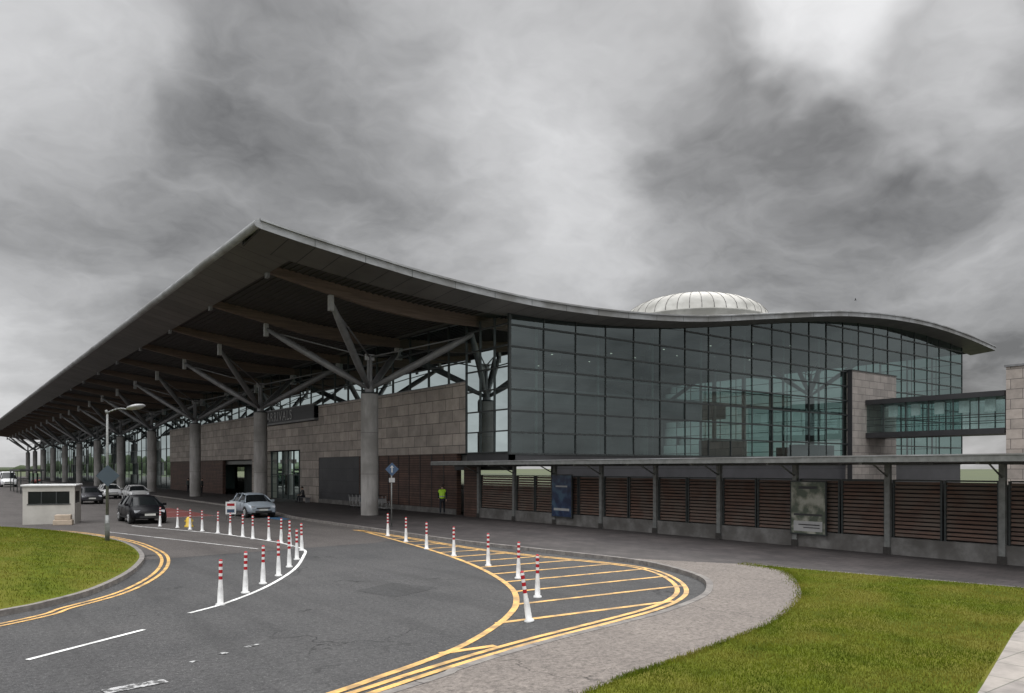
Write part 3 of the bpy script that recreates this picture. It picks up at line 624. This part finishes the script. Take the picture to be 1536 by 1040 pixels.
# ------------------------------------------------------------------ cars
def car(name,loc,rz,paint,van=False,sc=1.0,spec=.5):
    E=empty(name,(loc[0],loc[1],.004),rz); E.scale=(sc,sc,sc)
    m=mat('car_paint_'+name,paint,tuple(x*.93 for x in paint),rough=.3,metal=.2,scale=2,spec=spec)
    st=[(-2.13,.42,.66,.70,.66,.52),(-2.08,.30,.86,.92,.80,.64),(-1.86,.26,.95,1.14,.86,.62),(-1.45,.25,.96,1.38,.89,.57),(-.95,.25,.955,1.45,.895,.585),(-.3,.25,.95,1.475,.90,.60),(.25,.25,.94,1.455,.90,.60),(.60,.25,.93,1.37,.90,.58),(1.28,.25,.90,.97,.885,.68),(1.70,.25,.84,.90,.86,.66),(1.98,.27,.73,.78,.81,.60),(2.12,.34,.58,.62,.70,.52)]
    if van: st=[(a,b,c*1.1,(d*1.32 if -2.2<a<.8 else d*1.1),e,f*1.25 if a<.8 else f) for a,b,c,d,e,f in st]
    mb=MB(); ring=[]
    for x,zl,zb,zt,w,wr in st:
        ring.append([(x,-w*.93,zl),(x,-w,zl+(zb-zl)*.35),(x,-w*.995,zl+(zb-zl)*.75),(x,-w*.95,zb),(x,-wr-.0,zt-.05),(x,-wr*.72,zt-.008),(x,0,zt),(x,wr*.72,zt-.008),(x,wr,zt-.05),(x,w*.95,zb),(x,w*.995,zl+(zb-zl)*.75),(x,w,zl+(zb-zl)*.35),(x,w*.93,zl)])
    for i in range(len(st)-1):
        for j in range(12):
            mm=m
            if 2<=i<=7 and j in(3,8): mm='carglass'
            if i==7 and j in(4,5,6,7): mm='carglass'
            if i in(1,2) and j in(5,6) : mm='carglass'
            mb.face([ring[i][j],ring[i][j+1],ring[i+1][j+1],ring[i+1][j]],mm,True)
        mb.face([ring[i][12],ring[i][0],ring[i+1][0],ring[i+1][12]],'rubber')
    mb.face(ring[0],m); mb.face(ring[-1][::-1],m)
    body=mb.make('body',E)
    bm=bmesh.new(); bm.from_mesh(body.data); bmesh.ops.remove_doubles(bm,verts=bm.verts[:],dist=.001); bmesh.ops.recalc_face_normals(bm,faces=bm.faces[:]); bm.to_mesh(body.data); bm.free()
    ht=1.32 if van else 1
    mb=MB()
    for sy in(-1,1):
        for x in(-1.32,1.33):
            mb.tube((x,sy*.62,.32),(x,sy*.905,.32),.32,.32,'tyre',20); mb.tube((x,sy*.90,.32),(x,sy*.915,.32),.2,.19,'steell',16)
            for q in range(5):
                an=q*2*math.pi/5; mb.tube((x+.06*math.cos(an),sy*.918,.32+.06*math.sin(an)),(x+.2*math.cos(an),sy*.918,.32+.2*math.sin(an)),.02,.025,'steell',5)
            for q in range(8):
                a0=q*math.pi/8; a1=(q+1)*math.pi/8
                mb.face([(x+.33*math.cos(a0),sy*.907,.32+.33*math.sin(a0)),(x+.39*math.cos(a0),sy*.902,.32+.39*math.sin(a0)),(x+.39*math.cos(a1),sy*.902,.32+.39*math.sin(a1)),(x+.33*math.cos(a1),sy*.907,.32+.33*math.sin(a1))],'rubber')
        for x0,x1 in((.05,.05),(-.95,-1.0)):
            mb.tube((x0,sy*.875,.95*(1.1 if van else 1)),(x1,sy*.60*(1.22 if van else 1),1.42*ht),.035,.035,m,5)
        mb.tube((1.26,sy*.83,.93),(.60,sy*.585,1.34*ht),.035,.035,m,5)
        mb.box(1.0,1.12,sy*.93-.09,sy*.93+.09,.93,1.06,m)
        mb.box(-.9,1.1,sy*.895-.015,sy*.895+.015,.3,.36,'rubber')
        for xx in(-.45,.52): mb.box(xx-.006,xx+.006,sy*.90-.006,sy*.90+.004,.40,.88,'rubber')
        mb.box(-.28,-.12,sy*.90-.02,sy*.90+.02,.78,.81,m); mb.box(-1.2,-1.05,sy*.895-.02,sy*.895+.02,.80,.83,m)
        T_=Matrix.Translation((1.93,sy*.60,.66))@Matrix.Rotation(-sy*.35,4,'Z'); mb.box(-.12,.13,-.16,.16,-.06,.07,'headl',T=T_)
        T_=Matrix.Translation((-2.04,sy*.66,.80)); mb.box(-.06,.08,-.13,.13,-.09,.1,'redl',T=T_)
    mb.box(2.06,2.13,-.42,.42,.55,.63,'rubber'); mb.box(2.08,2.145,-.5,.5,.32,.44,'rubber'); mb.box(2.14,2.16,-.26,.26,.44,.55,'plate'); mb.box(-2.16,-2.13,-.26,.26,.55,.66,'plate')
    mb.make('trim_and_wheels',E)
    return E
F=-math.pi/2
car('parked_car',(15.9,48.3),F,(.30,.34,.38)); car('parked_car',(9.25,46.9),F-.0,(.006,.006,.008),sc=1.03,spec=.2)
car('parked_car',(15.0,78.5),F,(.4,.4,.4)); car('parked_car',(14.0,86),F,(.5,.5,.5)); car('parked_car',(10.5,74.5),F,(.03,.03,.035),spec=.3)
car('delivery_van',(9.5,150),F,(.6,.6,.6),van=True,sc=1.3)
for i,(x,y,c) in enumerate([(-2,120,(.3,.3,.32)),(-5,124,(.5,.5,.5)),(-9,128,(.05,.07,.12)),(-14,150,(.6,.6,.6)),(4,170,(.3,.05,.04)),(-1,190,(.6,.6,.6))]): car('parked_car',(x,y),F+.3*i,c)

B=empty('coach_bus',(2.,165,0),F)
mb=MB(); mb.box(-5.5,5.5,-1.25,1.25,.35,3.2,'white'); mb.box(-5.3,5.55,-1.27,1.27,1.5,2.7,'carglass'); mb.box(-5.5,5.5,-1.28,1.28,2.75,3.1,'ybox')
for x in(-3.5,3.6):
    for s_ in(-1.1,1.1): mb.tube((x,s_-.15,.5),(x,s_+.15,.5),.5,.5,'tyre',16)
mb.make('coach_body',B,bevel=.06)
SH=empty('bus_shelter'); mb=MB(); mb.box(8,10.5,108,124,2.7,2.9,'dark')
for y in(108.3,113.4,118.6,123.7): mb.box(10.2,10.3,y-.05,y+.05,0,2.7,'frame'); mb.box(8.1,8.2,y-.05,y+.05,0,2.7,'frame')
mb.box(10.3,10.33,108.3,123.7,.3,2.4,'glassf'); mb.make('shelter_frame',SH)
def farpole(x,y,h):
    mb=MB(); mb.tube((0,0,0),(0,0,h),.1,.06,'galv',8); mb.tube((0,0,h),(.9,0,h+.15),.04,.04,'galv',6); mb.box(.8,1.4,-.12,.12,h+.1,h+.2,'steell'); o=mb.make('street_lamp'); o.location=(x,y,0)
for x,y in((-6,150),(-16,190),(-2,230),(-30,260),(8,210)): farpole(x,y,8)
mb=MB(); rng2=np.random.default_rng(3)
for k in range(90):
    an=math.radians(70+k*1.1); r=900+rng2.uniform(-60,60); x0=r*math.cos(an); y0_=r*math.sin(an); hh=8+6*math.sin(k*.3)+rng2.uniform(0,5)
    for j in range(6):
        xx=x0+rng2.uniform(-14,14); yy=y0_+rng2.uniform(-10,10); rr_=rng2.uniform(5,9); mb.lathe((xx,yy,0),[(rr_,-1),(rr_*1.1,hh*.35),(rr_*.7,hh*.75),(rr_*.15,hh)],'hedge',7)
mb.make('distant_tree_line')
mb=MB()
for k in range(70):
    an=math.radians(60+k*1.6); an2=math.radians(60+(k+1)*1.6); h1=18+14*math.sin(k*.22)+6*math.sin(k*.71); h2=18+14*math.sin((k+1)*.22)+6*math.sin((k+1)*.71)
    mb.face([(2600*math.cos(an),2600*math.sin(an),-1),(2600*math.cos(an2),2600*math.sin(an2),-1),(3000*math.cos(an2),3000*math.sin(an2),h2),(3000*math.cos(an),3000*math.sin(an),h1)][::-1],'hedge',True)
mb.make('distant_hills')

# ------------------------------------------------------------------ trolleys
for i in range(9):
    mb=MB(); r=.018
    mb.tube((-.3,-.45,.18),(-.3,.45,.18),r,r,'steell',6); mb.tube((.3,-.45,.18),(.3,.45,.18),r,r,'steell',6)
    for yy in(-.4,-.1,.2,.42): mb.tube((-.3,yy,.18),(.3,yy,.18),r,r,'steell',6)
    for s_ in(-.3,.3):
        mb.tube((s_,.42,.18),(s_,.62,1.0),r,r,'steell',6); mb.tube((s_,.47,.4),(s_,.1,.62),r,r,'steell',6); mb.tube((s_,.1,.62),(s_,-.02,.2),r,r,'steell',6)
        mb.tube((s_-.02,.35,.08),(s_+.02,.35,.08),.08,.08,'rubber',10)
    mb.tube((0-.02,-.4,.08),(.02,-.4,.08),.08,.08,'rubber',10)
    mb.tube((-.34,.62,1.0),(.34,.62,1.0),.024,.024,'rubber',8); mb.tube((-.3,.1,.62),(.3,.1,.62),r,r,'steell',6); mb.box(-.28,.28,.5,.53,.5,.8,'blue' if i%4==1 else 'steell')
    o=mb.make('luggage_trolley'); o.location=(24.7,47.2+i*.58,PZ)

# ------------------------------------------------------------------ people
def skin(name,verts,edges,rad,m,parent,root=0,sub=1):
    me=bpy.data.meshes.new(name); me.from_pydata([tuple(v) for v in verts],edges,[]); me.materials.append(M[m]); o=bpy.data.objects.new(name,me); COL.objects.link(o); o.parent=parent
    sk=o.modifiers.new('skin','SKIN'); sk.use_smooth_shade=True
    for i,r in enumerate(rad):
        v=me.skin_vertices[0].data[i]; v.radius=(r,r) if not isinstance(r,tuple) else r; v.use_root=(i==root)
    s_=o.modifiers.new('sub','SUBSURF'); s_.levels=sub; s_.render_levels=sub
    return o
def person(name,loc,rz,J,top,trousers,vest=None,hair='hair'):
    E=empty(name,loc,rz); g_=J
    V=[g_['pelvis'],g_['waist'],g_['chest'],g_['neckb'],g_['shL'],g_['elL'],g_['wrL'],g_['shR'],g_['elR'],g_['wrR']]
    skin('torso_and_arms',V,[(0,1),(1,2),(2,3),(2,4),(4,5),(5,6),(2,7),(7,8),(8,9)],[(.15,.115),(.14,.11),(.17,.12),.075,.07,.05,.036,.07,.05,.036],top,E,0,2)
    V=[g_['pelvis'],g_['hipL'],g_['knL'],g_['anL'],g_['hipR'],g_['knR'],g_['anR']]
    skin('trousers',V,[(0,1),(1,2),(2,3),(0,4),(4,5),(5,6)],[(.14,.12),.095,.068,.05,.095,.068,.05],trousers,E,0,2)
    for s_ in'LR':
        a_=Vector(g_['an'+s_]); skin('shoe_'+s_,[a_+Vector((0,.05,-.05)),a_+Vector((0,-.06,-.055)),a_+Vector((0,-.17,-.07))],[(0,1),(1,2)],[(.045,.04),(.045,.036),(.035,.024)],'rubber',E,0,1)
        w_=Vector(g_['wr'+s_]); dv=(w_-Vector(g_['el'+s_])).normalized(); sd=1 if s_=='L' else -1
        skin('palm_'+s_,[w_-dv*.02,w_+dv*.04,w_+dv*.085],[(0,1),(1,2)],[.026,(.036,.018),(.038,.016)],'skin',E,0,1)
        for q in range(4):
            b_=w_+dv*.08+Vector((0,(q-1.5)*.019,0)); l=(.06,.072,.067,.052)[q]
            skin('finger_%s%d'%(s_,q),[b_,b_+dv*l*.6+Vector((-.006*sd,0,0)),b_+dv*l+Vector((-.02*sd,0,0))],[(0,1),(1,2)],[.009,.0085,.007],'skin',E,0,1)
        b_=w_+dv*.03; skin('thumb_'+s_,[b_+Vector((0,-.025,0)),b_+dv*.03+Vector((-.01*sd,-.05,0)),b_+dv*.055+Vector((-.015*sd,-.055,0))],[(0,1),(1,2)],[.011,.0095,.008],'skin',E,0,1)
    n_=Vector(g_['neckb']); h_=Vector(g_['head'])
    skin('neck_and_head',[n_,n_+(h_-n_)*.45,h_+Vector((0,.01,0)),h_+Vector((0,0,.07)),h_+Vector((0,-.05,-.06))],[(0,1),(1,2),(2,3),(2,4)],[.06,.055,(.085,.095),(.07,.08),.045],'skin',E,0,2)
    mb=MB(); hh=h_+Vector((0,.018,.03))
    mb.lathe((0,0,0),[(.088,-.04),(.102,.02),(.095,.07),(.06,.105),(.015,.12)],hair,14)
    mb.v=[tuple(hh+Vector((v[0]*.95,v[1]*1.1+.012,v[2]))) for v in mb.v]
    mb.make('hair',E)
    mb=MB(); 
    mb.lathe(tuple(h_+Vector((-.032,-.088,.005))),[(.009,-.008),(.011,0),(.007,.008)],'hair',6); mb.lathe(tuple(h_+Vector((.032,-.088,.005))),[(.009,-.008),(.011,0),(.007,.008)],'hair',6)
    mb.tube(h_+Vector((0,-.09,.0)),h_+Vector((0,-.115,-.03)),.008,.014,'skin',6); mb.tube(h_+Vector((-.022,-.093,-.06)),h_+Vector((.022,-.093,-.06)),.006,.006,'redl',6)
    for s_ in(-1,1): mb.tube(h_+Vector((s_*.088,.0,-.025)),h_+Vector((s_*.094,.01,.025)),.014,.016,'skin',6)
    mb.make('face_details',E)
    if vest:
        V=[Vector(g_['pelvis'])+Vector((0,0,.0)),Vector(g_['waist']),Vector(g_['chest']),Vector(g_['neckb'])+Vector((0,0,-.03)),Vector(g_['shL'])+Vector((-.02,0,0)),Vector(g_['shR'])+Vector((.02,0,0)),(Vector(g_['shL'])+Vector(g_['elL']))/2,(Vector(g_['shR'])+Vector(g_['elR']))/2]
        skin('hi_vis_vest',V,[(0,1),(1,2),(2,3),(2,4),(2,5),(4,6),(5,7)],[(.20,.165),(.19,.155),(.215,.165),(.115,.105),.095,.095,.075,.075],vest,E,0,2)
        mb=MB()
        w_=Vector(g_['waist']); mb.lathe((0,0,0),[(.20,-.03),(.20,.03)],'steell',20); mb.v=[(v[0]+w_.x,v[1]*.82+w_.y,v[2]+w_.z) for v in mb.v]; mb.make('reflective_band',E)
    return E
walk=dict(pelvis=(0,0,.93),waist=(0,-.01,1.10),chest=(0,-.03,1.33),neckb=(0,-.04,1.50),head=(0,-.07,1.66),
 shL=(.20,-.03,1.43),elL=(.25,-.14,1.17),wrL=(.23,-.30,.98),shR=(-.20,-.03,1.43),elR=(-.26,.12,1.17),wrR=(-.25,.14,.92),
 hipL=(.09,0,.88),knL=(.10,.06,.48),anL=(.09,.30,.13),hipR=(-.09,0,.88),knR=(-.10,-.22,.51),anR=(-.09,-.30,.10))
stand=dict(walk,elR=(-.27,-.02,1.16),wrR=(-.26,-.08,.90),elL=(.27,-.02,1.16),wrL=(.25,-.10,.91),knL=(.10,-.01,.50),anL=(.11,.02,.10),knR=(-.10,-.02,.50),anR=(-.12,-.02,.10))
E=person('walking_man',(25.25,40.8,PZ),math.pi*.80,walk,'cloth_navy','cloth_navy',vest='hivis'); E.scale=(1.05,1.05,1.05)
sit=dict(pelvis=(0,0,.52),waist=(0,-.02,.70),chest=(0,-.07,.92),neckb=(0,-.10,1.08),head=(0,-.15,1.22),
 shL=(.19,-.08,1.01),elL=(.24,-.20,.77),wrL=(.14,-.40,.66),shR=(-.19,-.08,1.01),elR=(-.24,-.20,.77),wrR=(-.14,-.40,.66),
 hipL=(.10,-.03,.50),knL=(.13,-.44,.50),anL=(.12,-.42,.10),hipR=(-.10,-.03,.50),knR=(-.13,-.45,.50),anR=(-.12,-.52,.10))
person('seated_person',(25.2,63.2,PZ),-math.pi/2,sit,'dark','cloth_navy')
mb=MB(); mb.box(-.9,.9,-.22,.25,.36,.42,'steel'); mb.box(-.8,-.72,-.2,.2,0,.36,'steel'); mb.box(.72,.8,-.2,.2,0,.36,'steel'); o=mb.make('bench'); o.location=(25.25,63.2,PZ); o.rotation_euler=(0,0,-math.pi/2)
for (x,y) in((24.5,92),(23.8,95)):
    person('standing_person',(x,y,PZ),random.uniform(0,6),stand,'inwall','cloth_navy')
mb=MB(); mb.lathe((0,0,0),[(.02,-.2),(.07,-.05),(.06,.1),(.02,.2)],'dark',8); mb.v=[(v[2],v[1],v[0]) for v in mb.v]
for s_ in(-1,1): mb.face([(-.08,0,.02),(.08,0,.02),(.02,s_*.3,.14),(-.1,s_*.5,.1)],'dark')
o=mb.make('bird'); o.location=(56.3,31.1,15.9); o.scale=(.45,.45,.45); o.rotation_euler=(.3,.2,2.)

# ------------------------------------------------------------------ camera
cam=bpy.data.cameras.new('camera'); co=bpy.data.objects.new('camera',cam); COL.objects.link(co); S.camera=co
cam.sensor_width=36; cam.lens=1150/1536*36; cam.shift_y=183/1536; cam.clip_end=9000; cam.clip_start=.1
co.location=(0,0,3); co.rotation_euler=(math.pi/2,0,math.radians(53.05-90))

# ------------------------------------------------------------------ world
w=bpy.data.worlds.new('World'); S.world=w; w.use_nodes=True; t=w.node_tree; N=t.nodes; L=t.links
for n in list(N): N.remove(n)
outp=N.new('ShaderNodeOutputWorld'); tc=N.new('ShaderNodeTexCoord')
SUN_AZ=31.; SUN_EL=42.
sky=N.new('ShaderNodeTexSky'); sky.sky_type='NISHITA'; sky.sun_disc=False; sky.sun_elevation=math.radians(SUN_EL); sky.sun_rotation=math.radians(90-SUN_AZ)
bg1=N.new('ShaderNodeBackground'); bg1.inputs[1].default_value=.06; L.new(sky.outputs[0],bg1.inputs[0])
def vmath(op,a,b=None,sc=None):
    n=N.new('ShaderNodeVectorMath'); n.operation=op
    for i,x in enumerate((a,b)):
        if x is None: continue
        if isinstance(x,tuple): n.inputs[i].default_value=x
        else: L.new(x,n.inputs[i])
    if sc is not None:
        if isinstance(sc,float): n.inputs['Scale'].default_value=sc
        else: L.new(sc,n.inputs['Scale'])
    return n
def fm(op,a,b=0.,clamp=False):
    n=N.new('ShaderNodeMath'); n.operation=op; n.use_clamp=clamp
    for i,x in enumerate((a,b)):
        if isinstance(x,(int,float)): n.inputs[i].default_value=x
        else: L.new(x,n.inputs[i])
    return n.outputs[0]
def mrange(v,a,b,c,d):
    n=N.new('ShaderNodeMapRange'); n.interpolation_type='SMOOTHSTEP'; L.new(v,n.inputs[0])
    for i,x in enumerate((a,b,c,d)): n.inputs[i+1].default_value=x
    return n.outputs[0]
Dn=vmath('NORMALIZE',tc.outputs['Generated']).outputs[0]
sp=N.new('ShaderNodeSeparateXYZ'); L.new(Dn,sp.inputs[0])
zz=fm('ADD',fm('MAXIMUM',sp.outputs[2],0.),.36)
inv=fm('DIVIDE',1.,zz)
P=vmath('SCALE',Dn,sc=inv).outputs[0]
def noise(s,d,r,src,off=(0,0,0)):
    a=vmath('ADD',src,off).outputs[0]; n=N.new('ShaderNodeTexNoise'); n.inputs['Scale'].default_value=s; n.inputs['Detail'].default_value=d; n.inputs['Roughness'].default_value=r; L.new(a,n.inputs['Vector']); return n
nw=noise(1.7,5,.55,P,(5,5,5))
wv=vmath('SUBTRACT',nw.outputs['Color'],(.5,.5,.5)).outputs[0]
Pw=vmath('ADD',P,vmath('SCALE',wv,sc=.55).outputs[0]).outputs[0]
n1=noise(1.35,6,.55,Pw,(3.1,1.7,0)); n2=noise(3.6,6,.58,Pw,(9,2,5))
Dw=vmath('NORMALIZE',vmath('ADD',Dn,vmath('SCALE',wv,sc=.36).outputs[0]).outputs[0]).outputs[0]
bil=fm('ABSOLUTE',fm('SUBTRACT',n2.outputs['Fac'],.5))      # billowed cloud edges
val=fm('ADD',fm('MULTIPLY',fm('SUBTRACT',n1.outputs['Fac'],.5),.75),fm('MULTIPLY',fm('SUBTRACT',bil,.08),-.55))
val=fm('ADD',val,.46)
def blob(az,el,r,amt):
    global val
    a=math.radians(az); e=math.radians(el); dv=(math.cos(e)*math.cos(a),math.cos(e)*math.sin(a),math.sin(e))
    d_=vmath('DOT_PRODUCT',Dw,dv).outputs['Value']; val=fm('ADD',val,mrange(d_,math.cos(math.radians(r)),1.,0.,amt))
blob(31,31,7.5,.55); blob(32.5,21.5,13,-.24); blob(67,27,14,-.18); blob(88,25,13,.18); blob(80,13,12,-.10); blob(53,21,12,.14); blob(86,4,12,.12); blob(20,11,13,-.18); blob(24,26,7,.22); blob(45,28,8,.06); blob(50,9,9,.03)
val=fm('MAXIMUM',val,.16)
up=mrange(sp.outputs[2],.56,.92,1.,6.2)  # overhead sky out of view, boosted to brighten the ground
back=vmath('DOT_PRODUCT',Dn,(-.6011,-.7992,.25)).outputs['Value']; bk=mrange(back,.05,.9,1.,2.4)  # unseen sky behind the camera, also boosted as added foreground light
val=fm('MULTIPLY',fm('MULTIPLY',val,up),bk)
below=mrange(sp.outputs[2],-.02,.0,.3,1.); val=fm('MULTIPLY',val,below)
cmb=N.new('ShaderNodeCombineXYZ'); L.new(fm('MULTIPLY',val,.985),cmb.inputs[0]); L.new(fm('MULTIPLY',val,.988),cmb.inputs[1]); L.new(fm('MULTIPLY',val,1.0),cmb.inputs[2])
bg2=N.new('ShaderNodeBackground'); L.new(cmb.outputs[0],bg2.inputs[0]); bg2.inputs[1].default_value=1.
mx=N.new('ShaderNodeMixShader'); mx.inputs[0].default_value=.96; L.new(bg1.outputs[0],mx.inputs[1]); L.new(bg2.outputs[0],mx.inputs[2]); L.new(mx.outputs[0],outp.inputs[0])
sl=bpy.data.lights.new('sun','SUN'); sl.energy=1.2; sl.angle=math.radians(28); sl.color=(1,.96,.9); so=bpy.data.objects.new('sun',sl); COL.objects.link(so)
a=math.radians(SUN_AZ); e=math.radians(SUN_EL); dv=Vector((math.cos(e)*math.cos(a),math.cos(e)*math.sin(a),math.sin(e))); so.rotation_euler=dv.to_track_quat('Z','Y').to_euler(); so.location=(0,0,60)
